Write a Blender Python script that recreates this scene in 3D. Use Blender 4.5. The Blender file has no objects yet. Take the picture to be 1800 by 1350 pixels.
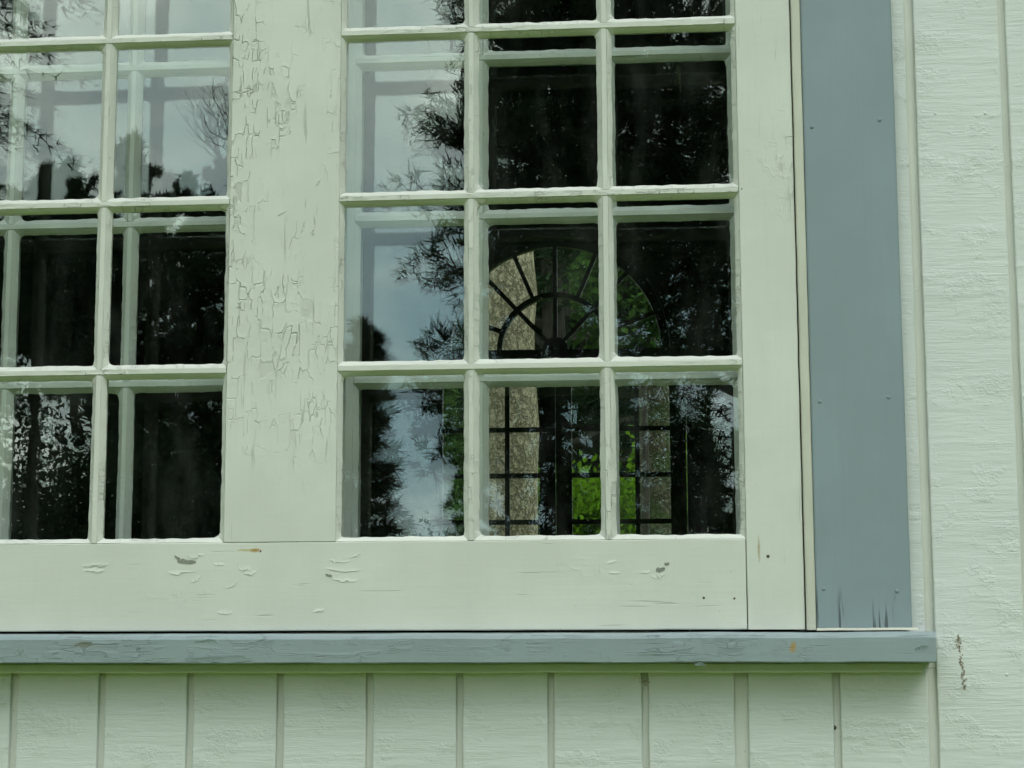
import bpy, bmesh, math, random
import numpy as np
from mathutils import Vector, Matrix, noise

random.seed(7)
RNG = np.random.default_rng(11)
scene = bpy.context.scene
COL = scene.collection

# ------------------------------------------------------------------ camera
EYE = 1.55                      # eye height; the sill top is level with it
DIST = 2.15                     # camera to the face of the storm window
F_PX, YAW, PITCH, ROLL = 3096.5, 0.0844050, 0.1395881, -0.0029596


def axes():
    cy, sy, cp, sp = math.cos(YAW), math.sin(YAW), math.cos(PITCH), math.sin(PITCH)
    cr, sr = math.cos(ROLL), math.sin(ROLL)
    f = Vector((-sy * cp, cy * cp, sp))
    r = Vector((cy, sy, 0))
    u = r.cross(f)
    return r * cr + u * sr, u * cr - r * sr, f


CR, CU, CF = axes()
cam_data = bpy.data.cameras.new('camera')
cam = bpy.data.objects.new('camera', cam_data)
COL.objects.link(cam)
cam_data.sensor_width = 36
cam_data.lens = F_PX * 36 / 1800
cam_data.clip_start = 0.05
cam_data.clip_end = 1500
cam.matrix_world = Matrix(((CR.x, CU.x, -CF.x, 0), (CR.y, CU.y, -CF.y, -DIST), (CR.z, CU.z, -CF.z, EYE), (0, 0, 0, 1)))
scene.camera = cam

# ------------------------------------------------------------------ world, sun, exposure
SUN_EL, SUN_AZ = math.radians(52), math.radians(150)     # high, in front of the wall and to the right
world = bpy.data.worlds.new('World')
scene.world = world
world.use_nodes = True


class NT:
    """tiny helper for node trees"""

    def __init__(self, tree):
        self.t = tree

    def n(self, kind, **kw):
        nd = self.t.nodes.new(kind)
        for k, v in kw.items():
            if k.startswith('i_'):
                key = k[2:]
                key = int(key) if key.isdigit() else key.replace('_', ' ')
                self.set(nd.inputs[key], v)
            else:
                setattr(nd, k, v)
        return nd

    def set(self, sock, v):
        if isinstance(v, bpy.types.NodeSocket):
            self.t.links.new(v, sock)
        else:
            sock.default_value = v

    def math(self, op, a, b=0.0, c=0.0, clamp=False):
        nd = self.n('ShaderNodeMath', operation=op, use_clamp=clamp)
        for i, v in enumerate((a, b, c)):
            self.set(nd.inputs[i], v)
        return nd.outputs[0]

    def vmath(self, op, a, b=(0, 0, 0)):
        nd = self.n('ShaderNodeVectorMath', operation=op)
        self.set(nd.inputs[0], a)
        self.set(nd.inputs[1], b)
        return nd.outputs['Value'] if op in ('LENGTH', 'DISTANCE', 'DOT_PRODUCT') else nd.outputs[0]

    def noise(self, vec, scale, detail=3, rough=0.5, color=False, distortion=0):
        nd = self.n('ShaderNodeTexNoise')
        self.set(nd.inputs['Vector'], vec)
        nd.inputs['Scale'].default_value = scale
        nd.inputs['Detail'].default_value = detail
        nd.inputs['Roughness'].default_value = rough
        nd.inputs['Distortion'].default_value = distortion
        return nd.outputs['Color' if color else 'Fac']

    def step(self, v, lo, hi):
        nd = self.n('ShaderNodeMapRange', interpolation_type='SMOOTHSTEP')
        self.set(nd.inputs['Value'], v)
        nd.inputs['From Min'].default_value = lo
        nd.inputs['From Max'].default_value = hi
        return nd.outputs['Result']

    def mix(self, f, a, b, kind='MIX'):
        nd = self.n('ShaderNodeMix', data_type='RGBA', blend_type=kind)
        self.set(nd.inputs[0], f)
        self.set(nd.inputs[6], a if not isinstance(a, tuple) or len(a) == 4 else a + (1,))
        self.set(nd.inputs[7], b if not isinstance(b, tuple) or len(b) == 4 else b + (1,))
        return nd.outputs[2]

    def bump(self, h, strength, dist, normal=None):
        nd = self.n('ShaderNodeBump')
        self.set(nd.inputs['Height'], h)
        nd.inputs['Strength'].default_value = strength
        nd.inputs['Distance'].default_value = dist
        if normal is not None:
            self.set(nd.inputs['Normal'], normal)
        return nd.outputs[0]


W = NT(world.node_tree)
world.node_tree.nodes.clear()
w_out = W.n('ShaderNodeOutputWorld')
w_bg = W.n('ShaderNodeBackground')
w_bg.inputs['Strength'].default_value = 0.1
W.t.links.new(w_bg.outputs[0], w_out.inputs[0])
sky = W.n('ShaderNodeTexSky', sky_type='NISHITA')
sky.sun_disc = False
sky.sun_elevation = SUN_EL
sky.sun_rotation = SUN_AZ
sky.air_density = 1.2
sky.dust_density = 2.0
gen = W.n('ShaderNodeTexCoord').outputs['Generated']
sep = W.n('ShaderNodeSeparateXYZ', i_0=gen)
# cloud layer seen on a flat deck: stretch towards the horizon
den = W.math('ADD', W.math('ABSOLUTE', sep.outputs[2]), 0.5)
deck = W.n('ShaderNodeCombineXYZ')
W.set(deck.inputs[0], W.math('DIVIDE', sep.outputs[0], den))
W.set(deck.inputs[1], W.math('DIVIDE', sep.outputs[1], den))
deck = W.vmath('ADD', deck.outputs[0], (10.968182, -14.255595, 19.648718))
big = W.noise(deck, 2.0, 5, 0.5, distortion=0.3)
fine = W.noise(W.vmath('ADD', deck, (7.3, 2.1, 4.0)), 7.0, 6, 0.6, distortion=0.3)
dens = W.math('ADD', W.math('MULTIPLY', big, 0.7), W.math('MULTIPLY', fine, 0.3))
cl = W.mix(W.step(dens, 0.39, 0.60), (11.5, 16.3, 18.3), (29.5, 32.3, 30.0))
cl = W.mix(W.step(dens, 0.545, 0.66), cl, (54.0, 56.0, 52.0))
cover = W.step(dens, 0.26, 0.42)
skyc = W.mix(W.math('ADD', W.math('MULTIPLY', cover, 0.28), 0.70), sky.outputs[0], cl)
W.set(w_bg.inputs['Color'], skyc)

sun_d = bpy.data.lights.new('sun', 'SUN')
sun_d.energy = 0.6
sun_d.angle = math.radians(24)
sun_d.color = (1.0, 0.96, 0.88)
sun = bpy.data.objects.new('sun', sun_d)
COL.objects.link(sun)
sdir = Vector((math.sin(SUN_AZ) * math.cos(SUN_EL), math.cos(SUN_AZ) * math.cos(SUN_EL), math.sin(SUN_EL)))
sun.rotation_euler = (-sdir).to_track_quat('-Z', 'Y').to_euler()
sun.location = (3, -6, 9)

vs = scene.view_settings
vs.view_transform = 'Standard'
vs.look = 'None'
vs.exposure = 0.05
vs.gamma = 1.0
vs.use_curve_mapping = False
cy = scene.cycles
cy.max_bounces = 8
cy.diffuse_bounces = 3
cy.glossy_bounces = 6
cy.transparent_max_bounces = 24
cy.transmission_bounces = 4
cy.use_denoising = True
cy.caustics_reflective = False
cy.caustics_refractive = False
cy.sample_clamp_indirect = 12


# ------------------------------------------------------------------ placing helpers
def at(px, py, y=0.0):
    """the point of the wall plane y that the photograph shows at (px, py)"""
    d = CF + CR * ((px - 900) / F_PX) - CU * ((py - 675) / F_PX)
    k = (y + DIST) / d.y
    return d.x * k, EYE + d.z * k


def mir(px, py, dist):
    """the point `dist` metres in front of the wall that the window glass mirrors at (px, py)"""
    d = CF + CR * ((px - 900) / F_PX) - CU * ((py - 675) / F_PX)
    k = (DIST + dist) / d.y
    return d.x * k, EYE + d.z * k


def tag(o, label=None, cat=None, group=None, kind=None):
    if label: o['label'] = label
    if cat: o['category'] = cat
    if group: o['group'] = group
    if kind: o['kind'] = kind
    return o


def empty(name, loc, label, cat, group=None):
    o = bpy.data.objects.new(name, None)
    o.empty_display_size = 0.1
    o.location = loc
    COL.objects.link(o)
    return tag(o, label, cat, group)


def link(name, me, mat=None, parent=None):
    o = bpy.data.objects.new(name, me)
    COL.objects.link(o)
    if mat: me.materials.append(mat)
    if parent:
        o.parent = parent
    return o


def off(parent):
    """world origin seen from a parent (thing or part)"""
    v = Vector((0, 0, 0))
    while parent:
        v += parent.location
        parent = parent.parent
    return v


def mesh_from(name, verts, faces, smooth=False):
    me = bpy.data.meshes.new(name)
    me.from_pydata([tuple(v) for v in verts], [], faces)
    if smooth:
        for p in me.polygons: p.use_smooth = True
    me.update()
    return me


def wob(p, amp, freq=30.0):
    v = noise.noise_vector(Vector(p) * freq) * amp + noise.noise_vector(Vector(p) * freq * 3.7) * amp * 0.45
    return Vector(p) + v


def sweep(name, mat, parent, axis, a, b, prof, seg=0.012, amp=0.0003, freq=30.0, smooth=False):
    """sweep a closed (lateral, depth) profile along x or z from a to b, slightly uneven"""
    n = max(1, int(abs(b - a) / seg))
    o3 = off(parent)
    vs_, fs = [], []
    m = len(prof)
    for i in range(n + 1):
        t = a + (b - a) * i / n
        for (l, d) in prof:
            p = (t, d, l) if axis == 'x' else (l, d, t)
            vs_.append((wob(p, amp, freq) if amp else Vector(p)) - o3)
    for i in range(n):
        for j in range(m):
            k = (j + 1) % m
            fs.append((i * m + j, i * m + k, (i + 1) * m + k, (i + 1) * m + j))
    fs.append(tuple(range(m))[::-1])
    fs.append(tuple(range(n * m, n * m + m)))
    me = mesh_from(name, vs_, fs, smooth)
    bm = bmesh.new(); bm.from_mesh(me)
    bmesh.ops.recalc_face_normals(bm, faces=bm.faces); bm.to_mesh(me); bm.free()
    return link(name, me, mat, parent)


def rbox(l0, l1, d0, d1, c=0.0015):
    """profile of a board with eased front edges"""
    return [(l0, d0 + c), (l0 + c * .3, d0 + c * .3), (l0 + c, d0), (l1 - c, d0), (l1 - c * .3, d0 + c * .3), (l1, d0 + c), (l1, d1), (l0, d1)]


def box(name, mat, parent, x0, x1, y0, y1, z0, z1):
    o3 = off(parent)
    v = [Vector((x, y, z)) - o3 for x in (x0, x1) for y in (y0, y1) for z in (z0, z1)]
    f = [(0, 1, 3, 2), (4, 6, 7, 5), (0, 4, 5, 1), (2, 3, 7, 6), (0, 2, 6, 4), (1, 5, 7, 3)]
    return link(name, mesh_from(name, v, f), mat, parent)


# ------------------------------------------------------------------ materials
def new_mat(name):
    m = bpy.data.materials.new(name)
    m.use_nodes = True
    m.node_tree.nodes.clear()
    t = NT(m.node_tree)
    out = t.n('ShaderNodeOutputMaterial')
    return m, t, out


def principled(t, out, color, rough=0.6, normal=None, spec=0.35):
    p = t.n('ShaderNodeBsdfPrincipled')
    t.set(p.inputs['Base Color'], color if not isinstance(color, tuple) else color + (1,))
    t.set(p.inputs['Roughness'], rough)
    p.inputs['Specular IOR Level'].default_value = spec
    if normal is not None: t.set(p.inputs['Normal'], normal)
    t.t.links.new(p.outputs[0], out.inputs[0])
    return p


def coords(t, jitter=True):
    c = t.n('ShaderNodeTexCoord').outputs['Object']
    if jitter:
        r = t.n('ShaderNodeObjectInfo').outputs['Random']
        o = t.n('ShaderNodeCombineXYZ')
        t.set(o.inputs[0], t.math('MULTIPLY', r, 17.0)); t.set(o.inputs[2], t.math('MULTIPLY', r, 29.0))
        c = t.vmath('ADD', c, o.outputs[0])
    return c


def crack_lines(t, c, sx, sz, width, dist=0.35):
    """right-angled paint cracks: borders of Chebychev cells, jagged by noise"""
    wv = t.vmath('MULTIPLY', t.vmath('SUBTRACT', t.noise(c, 70, 3, 0.6, True), (0.5, 0.5, 0.5)), (dist, 0, dist))
    v = t.vmath('ADD', t.vmath('MULTIPLY', c, (sx, 0, sz)), wv)
    a = t.n('ShaderNodeTexVoronoi', distance='CHEBYCHEV', feature='F1'); t.set(a.inputs['Vector'], v); a.inputs['Scale'].default_value = 1
    b = t.n('ShaderNodeTexVoronoi', distance='CHEBYCHEV', feature='F2'); t.set(b.inputs['Vector'], v); b.inputs['Scale'].default_value = 1
    d = t.math('SUBTRACT', b.outputs['Distance'], a.outputs['Distance'])
    nd = t.n('ShaderNodeMapRange', interpolation_type='SMOOTHSTEP')
    t.set(nd.inputs['Value'], d)
    nd.inputs['From Min'].default_value = 0; nd.inputs['From Max'].default_value = width
    nd.inputs['To Min'].default_value = 1; nd.inputs['To Max'].default_value = 0
    return nd.outputs['Result']


def paint(name, color, grain='z', cracks=0.0, cell=(55, 28), cover=0.55, rough=0.5, hairs=0.5, spots=(), crack_col=(0.16, 0.15, 0.12), end_z=None, zone=None, k_mix=0.55):
    """weathered oil paint on wood: brush and grain relief, alligator cracks, dirt, stains"""
    m, t, out = new_mat(name)
    raw = t.n('ShaderNodeTexCoord').outputs['Object']
    c = coords(t)
    lng = (120, 120, 6) if grain == 'z' else (6, 120, 120)
    g = t.noise(t.vmath('MULTIPLY', c, lng), 1.0, 4, 0.6)
    lng2 = (420, 420, 14) if grain == 'z' else (14, 420, 420)
    g2 = t.noise(t.vmath('MULTIPLY', c, lng2), 1.0, 3, 0.6)
    blot = t.noise(c, 7, 4, 0.55)
    speck = t.noise(c, 190, 2, 0.5)
    col = t.mix(t.step(blot, 0.35, 0.7), tuple(x * 0.93 for x in color), tuple(min(1, x * 1.02) for x in color))
    col = t.mix(t.math('MULTIPLY', t.step(t.noise(t.vmath('MULTIPLY', c, (30, 30, 2.5) if grain == 'z' else (2.5, 30, 30)), 1.0, 3, 0.6), 0.48, 0.72), 0.5), col, tuple(x * 0.93 for x in color))
    col = t.mix(t.math('MULTIPLY', t.step(g, 0.56, 0.8), 0.22), col, tuple(x * 0.80 for x in color))
    col = t.mix(t.math('MULTIPLY', t.step(speck, 0.71, 0.78), 0.35), col, (0.30, 0.29, 0.25))
    h = t.math('ADD', t.math('MULTIPLY', g, 0.5), t.math('MULTIPLY', g2, 0.22))
    nrm = t.bump(h, 0.28, 0.0012)
    nrm = t.bump(t.noise(c, 34, 3, 0.5), 0.25, 0.0012, nrm)
    # long hair cracks along the grain
    hv = t.vmath('MULTIPLY', c, (150, 0, 9) if grain == 'z' else (9, 0, 150))
    hair = t.step(t.noise(hv, 1.0, 2, 0.5, distortion=0.6), 0.655, 0.70)
    hair = t.math('MULTIPLY', hair, t.math('MULTIPLY', t.step(t.noise(c, 11, 2, 0.5), 0.44, 0.58), hairs))
    col = t.mix(t.math('MULTIPLY', hair, 0.32), col, crack_col)
    nrm = t.bump(t.math('SUBTRACT', 1.0, hair), 0.5, 0.0008, nrm)
    if cracks > 0:
        lo = 0.66 - 0.3 * cover
        zsep = t.n('ShaderNodeSeparateXYZ', i_0=raw) if zone else None
        mask = t.step(t.noise(t.vmath('MULTIPLY', c, (9, 9, 4.2) if grain == 'z' else (4.2, 9, 9)), 1.0, 3, 0.55), lo, lo + 0.14)
        if zone:
            zf = t.math('MULTIPLY', t.step(t.math('ADD', zsep.outputs[2], t.math('MULTIPLY', t.math('SUBTRACT', t.noise(c, 13, 3, 0.6), 0.5), 0.55)), zone[0] - .14, zone[0] + .12), t.math('SUBTRACT', 1.0, t.step(zsep.outputs[2], zone[1], zone[1] + .3)))
            mask = t.math('MULTIPLY', mask, zf)
        brk = t.step(t.noise(c, 46, 2, 0.5), 0.43, 0.55)
        k1 = crack_lines(t, c, cell[0], cell[1], 0.040)
        k2 = crack_lines(t, t.vmath('ADD', c, (3.1, 0, 1.7)), cell[0] * 1.9, cell[1] * 2.1, 0.06)
        k = t.math('MAXIMUM', t.math('MULTIPLY', k1, brk), t.math('MULTIPLY', k2, t.step(t.noise(c, 24, 2, 0.5), 0.55, 0.64)))
        k = t.math('MULTIPLY', t.math('MULTIPLY', k, mask), cracks, clamp=True)
        col = t.mix(t.math('MULTIPLY', k, k_mix), col, crack_col)
        # lifted edges around the cracks
        kw = crack_lines(t, c, cell[0], cell[1], 0.30)
        lift = t.math('MULTIPLY', t.math('MULTIPLY', kw, brk), mask)
        nrm = t.bump(lift, 0.36, 0.0012, nrm)
        nrm = t.bump(t.math('SUBTRACT', 1.0, k), 0.9, 0.0014, nrm)
    for (x, z, rx, rz, sc) in spots:
        dv = t.vmath('MULTIPLY', t.vmath('SUBTRACT', raw, (x, 0, z)), (1 / rx, 0, 1 / rz))
        dv = t.vmath('ADD', dv, t.vmath('MULTIPLY', t.vmath('SUBTRACT', t.noise(raw, 160, 3, 0.6, True), (0.5, 0.5, 0.5)), (1.1, 0, 1.1)))
        sp = t.math('SUBTRACT', 1.0, t.step(t.vmath('LENGTH', dv), 0.25, 1.0))
        col = t.mix(t.math('MULTIPLY', sp, 0.9), col, sc)
    if end_z:   # splits running up from the board's end grain
        sepz = t.n('ShaderNodeSeparateXYZ', i_0=raw)
        ez = t.math('SUBTRACT', 1.0, t.step(t.math('SUBTRACT', sepz.outputs[2], end_z[0]), end_z[1] * 0.3, end_z[1]))
        sv = t.vmath('MULTIPLY', c, (130, 0, 7))
        s = t.step(t.noise(sv, 1.0, 2, 0.6), 0.60, 0.66)
        s = t.math('MULTIPLY', s, ez)
        col = t.mix(t.math('MULTIPLY', s, 0.7), col, crack_col)
        nrm = t.bump(t.math('SUBTRACT', 1.0, s), 0.8, 0.0012, nrm)
    principled(t, out, col, t.math('ADD', rough, t.math('MULTIPLY', blot, 0.1)), nrm)
    return m


WHITE = (0.71, 0.705, 0.637)
WHITE2 = (0.73, 0.738, 0.71)
BLUE = (0.270, 0.325, 0.352)
SASH_BASE = (-0.45, 0.0, EYE)


def sx_(px, py, y=0.0):
    x, z = at(px, py, y)
    return x - SASH_BASE[0], z - SASH_BASE[2]


RUST = (0.42, 0.22, 0.03)
r1 = sx_(447, 967.5); r2 = sx_(430, 967)
m_stile = paint('old_white_paint_upright', WHITE, 'z', 0.45, (60, 30), 0.35, hairs=0.5, spots=[sx_(1334, 965) + (0.0022, 0.02, (0.45, 0.38, 0.24))])
m_mull = paint('alligatored_white_paint', WHITE, 'z', 1.0, (62, 21), 0.9, hairs=1.0, zone=(0.28, 0.75), k_mix=0.24)
m_rail = paint('old_white_paint_level', WHITE, 'x', 0.35, (26, 58), 0.2, hairs=0.9,
               spots=[r1 + (0.011, 0.0035, RUST), r2 + (0.012, 0.002, (0.55, 0.45, 0.2))])
m_munt_x = paint('white_paint_muntin_level', (0.72, 0.71, 0.645), 'x', 0.8, (34, 110), 0.8, hairs=1.0)
m_munt_z = paint('white_paint_muntin_upright', (0.70, 0.69, 0.625), 'z', 0.7, (110, 34), 0.6, hairs=0.7)
m_putty = paint('painted_putty', (0.73, 0.72, 0.66), 'x', 0.7, (60, 60), 0.7, hairs=0.4)
m_inner = paint('inner_sash_paint', (0.64, 0.66, 0.61), 'z', 0.4, (60, 30), 0.3, hairs=0.4)
m_cream = paint('cream_edge_paint', (0.63, 0.61, 0.52), 'z', 0.25, (60, 30), 0.1, hairs=0.2)
cz = at(1500, 1108)[1]
m_blue = paint('smooth_blue_paint', BLUE, 'z', 0.0, rough=0.42, hairs=0.0, crack_col=(0.05, 0.06, 0.06), end_z=(0.0, 0.06))
sr = [at(1394, 1138, -.028), at(145, 1133, -.028)]
m_sill = paint('cracked_blue_paint', (0.305, 0.36, 0.375), 'x', 0.5, (8, 62), 0.55, rough=0.48, hairs=0.9, crack_col=(0.07, 0.085, 0.085),
               spots=[(sr[0][0] + 0.3, sr[0][1] - EYE, 0.006, 0.009, (0.42, 0.26, 0.08)), (sr[1][0] + 0.3, sr[1][1] - EYE, 0.016, 0.006, (0.27, 0.26, 0.23))])


def siding_paint(name, color):
    m, t, out = new_mat(name)
    c = coords(t)
    saw = t.noise(t.vmath('MULTIPLY', c, (20, 20, 330)), 1.0, 4, 0.7, distortion=0.8)
    saw2 = t.noise(t.vmath('MULTIPLY', c, (9, 9, 95)), 1.0, 4, 0.65)
    fuzz = t.noise(t.vmath('MULTIPLY', c, (300, 300, 480)), 1.0, 3, 0.7)
    fz = t.step(t.noise(t.vmath('MULTIPLY', c, (17, 17, 22)), 1.0, 4, 0.65), 0.50, 0.66)
    pits = t.math('MULTIPLY', t.step(fuzz, 0.60, 0.72), fz)
    blot = t.noise(c, 6, 3, 0.5)
    line = t.step(saw2, 0.64, 0.70)
    col = t.mix(t.step(blot, 0.3, 0.7), tuple(x * 0.965 for x in color), color)
    col = t.mix(t.math('MULTIPLY', t.n('ShaderNodeObjectInfo').outputs['Random'], 0.6), col, tuple(x * .93 for x in color))
    col = t.mix(t.math('MULTIPLY', pits, 0.14), col, (0.33, 0.33, 0.29))
    col = t.mix(t.math('MULTIPLY', line, 0.16), col, (0.40, 0.41, 0.37))
    sawm = t.step(t.noise(t.vmath('MULTIPLY', c, (7, 7, 13)), 1.0, 3, 0.6), 0.38, 0.66)
    nrm = t.bump(t.math('MULTIPLY', saw, t.math('ADD', t.math('MULTIPLY', sawm, 0.85), 0.15)), 0.48, 0.0018)
    nrm = t.bump(saw2, 0.40, 0.003, nrm)
    nrm = t.bump(t.math('MULTIPLY', fuzz, t.math('ADD', fz, 0.12)), 0.75, 0.0018, nrm)
    principled(t, out, col, 0.62, nrm, 0.25)
    return m


m_siding = siding_paint('rough_sawn_white_paint', WHITE2)
m_groove = paint('groove_paint', (0.72, 0.71, 0.64), 'z', 0.3, (60, 30), 0.2, hairs=0.3)


def glass_mat(name, dirt=0.02, wave=0.0012):
    """old drawn glass: faint waves, reflection by Fresnel, thin film of dust"""
    m, t, out = new_mat(name)
    c = coords(t)
    nrm = t.bump(t.noise(c, 9, 2, 0.5), 1.0, wave)
    nrm = t.bump(t.noise(t.vmath('MULTIPLY', c, (30, 30, 9)), 1.0, 1, 0.5), 1.0, wave * 0.12, nrm)
    face = t.n('ShaderNodeLayerWeight'); face.inputs['Blend'].default_value = 0.5
    fr = t.math('ADD', t.math('MULTIPLY', t.math('POWER', face.outputs['Facing'], 5.0), 0.955), 0.045)
    tr = t.n('ShaderNodeBsdfTransparent'); tr.inputs[0].default_value = (0.965, 0.985, 0.97, 1)
    gl = t.n('ShaderNodeBsdfGlossy'); gl.inputs['Roughness'].default_value = 0.0
    gl.inputs['Color'].default_value = (0.94, 1, 0.98, 1)
    t.set(gl.inputs['Normal'], nrm)
    mx = t.n('ShaderNodeMixShader'); t.set(mx.inputs[0], fr)
    t.t.links.new(tr.outputs[0], mx.inputs[1]); t.t.links.new(gl.outputs[0], mx.inputs[2])
    df = t.n('ShaderNodeBsdfDiffuse'); df.inputs[0].default_value = (0.55, 0.57, 0.52, 1)
    film = t.math('MULTIPLY', t.step(t.noise(t.vmath('MULTIPLY', c, (16, 16, 6)), 1.0, 4, 0.65), 0.45, 0.8), dirt)
    spk = t.math('MULTIPLY', t.step(t.noise(c, 260, 1, 0.5), 0.765, 0.80), 0.22 if dirt else 0.0)
    m2 = t.n('ShaderNodeMixShader'); t.set(m2.inputs[0], t.math('ADD', film, spk, clamp=True))
    t.t.links.new(mx.outputs[0], m2.inputs[1]); t.t.links.new(df.outputs[0], m2.inputs[2])
    t.t.links.new(m2.outputs[0], out.inputs[0])
    return m


m_glass = glass_mat('old_window_glass', 0.022, 0.00013)
m_glass2 = glass_mat('inner_window_glass', 0.012, 0.00020)
m_glass3 = glass_mat('door_glass', 0.0, 0.0001)


def plain(name, color, rough=0.8, scale=20, var=0.25, bump=0.3, bdist=0.01, stretch=(1, 1, 1)):
    m, t, out = new_mat(name)
    c = t.vmath('MULTIPLY', coords(t), stretch)
    n = t.noise(c, scale, 5, 0.6)
    col = t.mix(t.step(n, 0.3, 0.7), tuple(x * (1 - var) for x in color), tuple(x * (1 + var) for x in color))
    principled(t, out, col, rough, t.bump(n, bump, bdist))
    return m


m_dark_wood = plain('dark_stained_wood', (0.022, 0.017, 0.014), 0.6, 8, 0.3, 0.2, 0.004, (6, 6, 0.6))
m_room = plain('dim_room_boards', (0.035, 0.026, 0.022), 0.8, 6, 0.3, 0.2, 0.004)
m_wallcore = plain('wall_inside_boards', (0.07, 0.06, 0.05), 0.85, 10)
m_nail = plain('painted_nail_head_blue', (0.235, 0.295, 0.31), 0.45, 200, 0.1, 0.1, 0.0005)
m_nailw = plain('painted_nail_head_white', (0.55, 0.56, 0.49), 0.55, 200, 0.2, 0.1, 0.0005)
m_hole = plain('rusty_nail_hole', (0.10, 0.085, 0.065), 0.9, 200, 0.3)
m_wound = plain('brown_torn_wood', (0.42, 0.36, 0.28), 0.9, 90, 0.35)
m_bare = plain('bare_grey_wood', (0.27, 0.27, 0.23), 0.9, 60, 0.25, 0.5, 0.001, (1, 1, 6))


def leaf_mat(name, color, trans=0.25):
    m, t, out = new_mat(name)
    r = t.noise(t.n('ShaderNodeTexCoord').outputs['Object'], 1.7, 3, 0.6)
    col = t.mix(t.step(r, 0.3, 0.7), tuple(x * 0.65 for x in color), tuple(x * 1.35 for x in color))
    d = t.n('ShaderNodeBsdfDiffuse'); t.set(d.inputs[0], col)
    s = t.n('ShaderNodeBsdfTranslucent'); t.set(s.inputs[0], col)
    mx = t.n('ShaderNodeMixShader'); mx.inputs[0].default_value = trans
    t.t.links.new(d.outputs[0], mx.inputs[1]); t.t.links.new(s.outputs[0], mx.inputs[2])
    t.t.links.new(mx.outputs[0], out.inputs[0])
    return m


m_needle = leaf_mat('dark_conifer_needles', (0.026, 0.045, 0.022), 0.1)
m_spruce = leaf_mat('spruce_needles', (0.022, 0.040, 0.022), 0.1)
m_leaf = leaf_mat('young_green_leaves', (0.13, 0.24, 0.015), 0.45)
m_wood_far = leaf_mat('shaded_wood_leaves', (0.018, 0.030, 0.013), 0.15)
m_leafd = leaf_mat('deep_green_leaves', (0.045, 0.085, 0.02), 0.35)
m_larch = leaf_mat('larch_green', (0.085, 0.15, 0.045), 0.3)
m_bark_dark = plain('dark_bark', (0.045, 0.038, 0.03), 0.95, 14, 0.4, 0.6, 0.03, (3, 3, 0.6))


def bark_mat(name, light, dark, moss=0.0):
    m, t, out = new_mat(name)
    c = coords(t)
    v = t.n('ShaderNodeTexVoronoi', feature='DISTANCE_TO_EDGE')
    wv = t.vmath('ADD', t.vmath('MULTIPLY', c, (17, 17, 8)), t.vmath('MULTIPLY', t.noise(c, 22, 3, 0.6, True), (1.6, 1.6, 1.6)))
    t.set(v.inputs['Vector'], wv); v.inputs['Scale'].default_value = 1
    fis = t.math('SUBTRACT', 1.0, t.step(v.outputs['Distance'], 0.02, 0.16))
    n = t.noise(t.vmath('MULTIPLY', c, (1, 1, .7)), 60, 4, 0.7)
    col = t.mix(t.step(n, 0.38, 0.66), tuple(x * 0.55 for x in light), tuple(x * 1.15 for x in light))
    col = t.mix(t.math('MULTIPLY', fis, 0.75), col, dark)
    if moss:
        col = t.mix(t.math('MULTIPLY', t.step(t.noise(c, 5, 4, 0.6), 0.42, 0.6), moss), col, (0.05, 0.085, 0.02))
    nrm = t.bump(t.math('SUBTRACT', n, fis), 0.8, 0.02)
    principled(t, out, col, 0.95, nrm, 0.1)
    return m


m_bark = bark_mat('lichened_bark', (0.45, 0.38, 0.265), (0.16, 0.13, 0.085))
m_bark2 = bark_mat('mossy_bark', (0.16, 0.14, 0.10), (0.04, 0.035, 0.025), 0.6)

# ------------------------------------------------------------------ ground
m_ground, t, out = new_mat('lawn_ground')
c = t.n('ShaderNodeTexCoord').outputs['Object']
n1 = t.noise(c, 0.4, 5, 0.6); n2 = t.noise(c, 30, 4, 0.7)
gc = t.mix(t.step(n1, 0.35, 0.65), (0.098, 0.170, 0.020), (0.120, 0.185, 0.028))
gc = t.mix(t.math('MULTIPLY', t.step(n2, 0.4, 0.65), 0.4), gc, (0.07, 0.11, 0.025))
principled(t, out, gc, 0.95, t.bump(n2, 0.8, 0.04), 0.1)
g = 40
gv = [((i / g - .5) * 900, (j / g - .5) * 900, 0.0) for j in range(g + 1) for i in range(g + 1)]
gf = [(j * (g + 1) + i, j * (g + 1) + i + 1, (j + 1) * (g + 1) + i + 1, (j + 1) * (g + 1) + i) for j in range(g) for i in range(g)]
tag(link('ground', mesh_from('ground', gv, gf), m_ground), kind='structure')

# ------------------------------------------------------------------ grid of the window (metres, z above the sill top)
Z = lambda h: EYE + h
X_MULL = (-0.5418, -0.4005)
X_R = 0.1014
X_STILE_R = 0.1694
X_L = -1.0365
X_STILE_L = -1.105
HALF = 0.0037
Z_RAIL_TOP = 0.1104
ROWS = [0.3260, 0.5432, 0.7606, 0.978]      # centres of the level muntins
Z_TOP = 1.195
V_LEFT = [-0.871, -0.7059]
V_RIGHT = [-0.2329, -0.0642]


def muntin_prof(cn, y0, t, bw, back):
    h = HALF
    return [(cn - h, y0 + .0008), (cn - h + .0008, y0), (cn + h - .0008, y0), (cn + h, y0 + .0008), (cn + h, y0 + t + .0032),
            (cn + bw, y0 + t + .0034), (cn + bw, y0 + t + .008), (cn + bw * .5, y0 + back), (cn - bw * .5, y0 + back),
            (cn - bw, y0 + t + .008), (cn - bw, y0 + t + .0034), (cn - h, y0 + t + .0032)]


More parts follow.
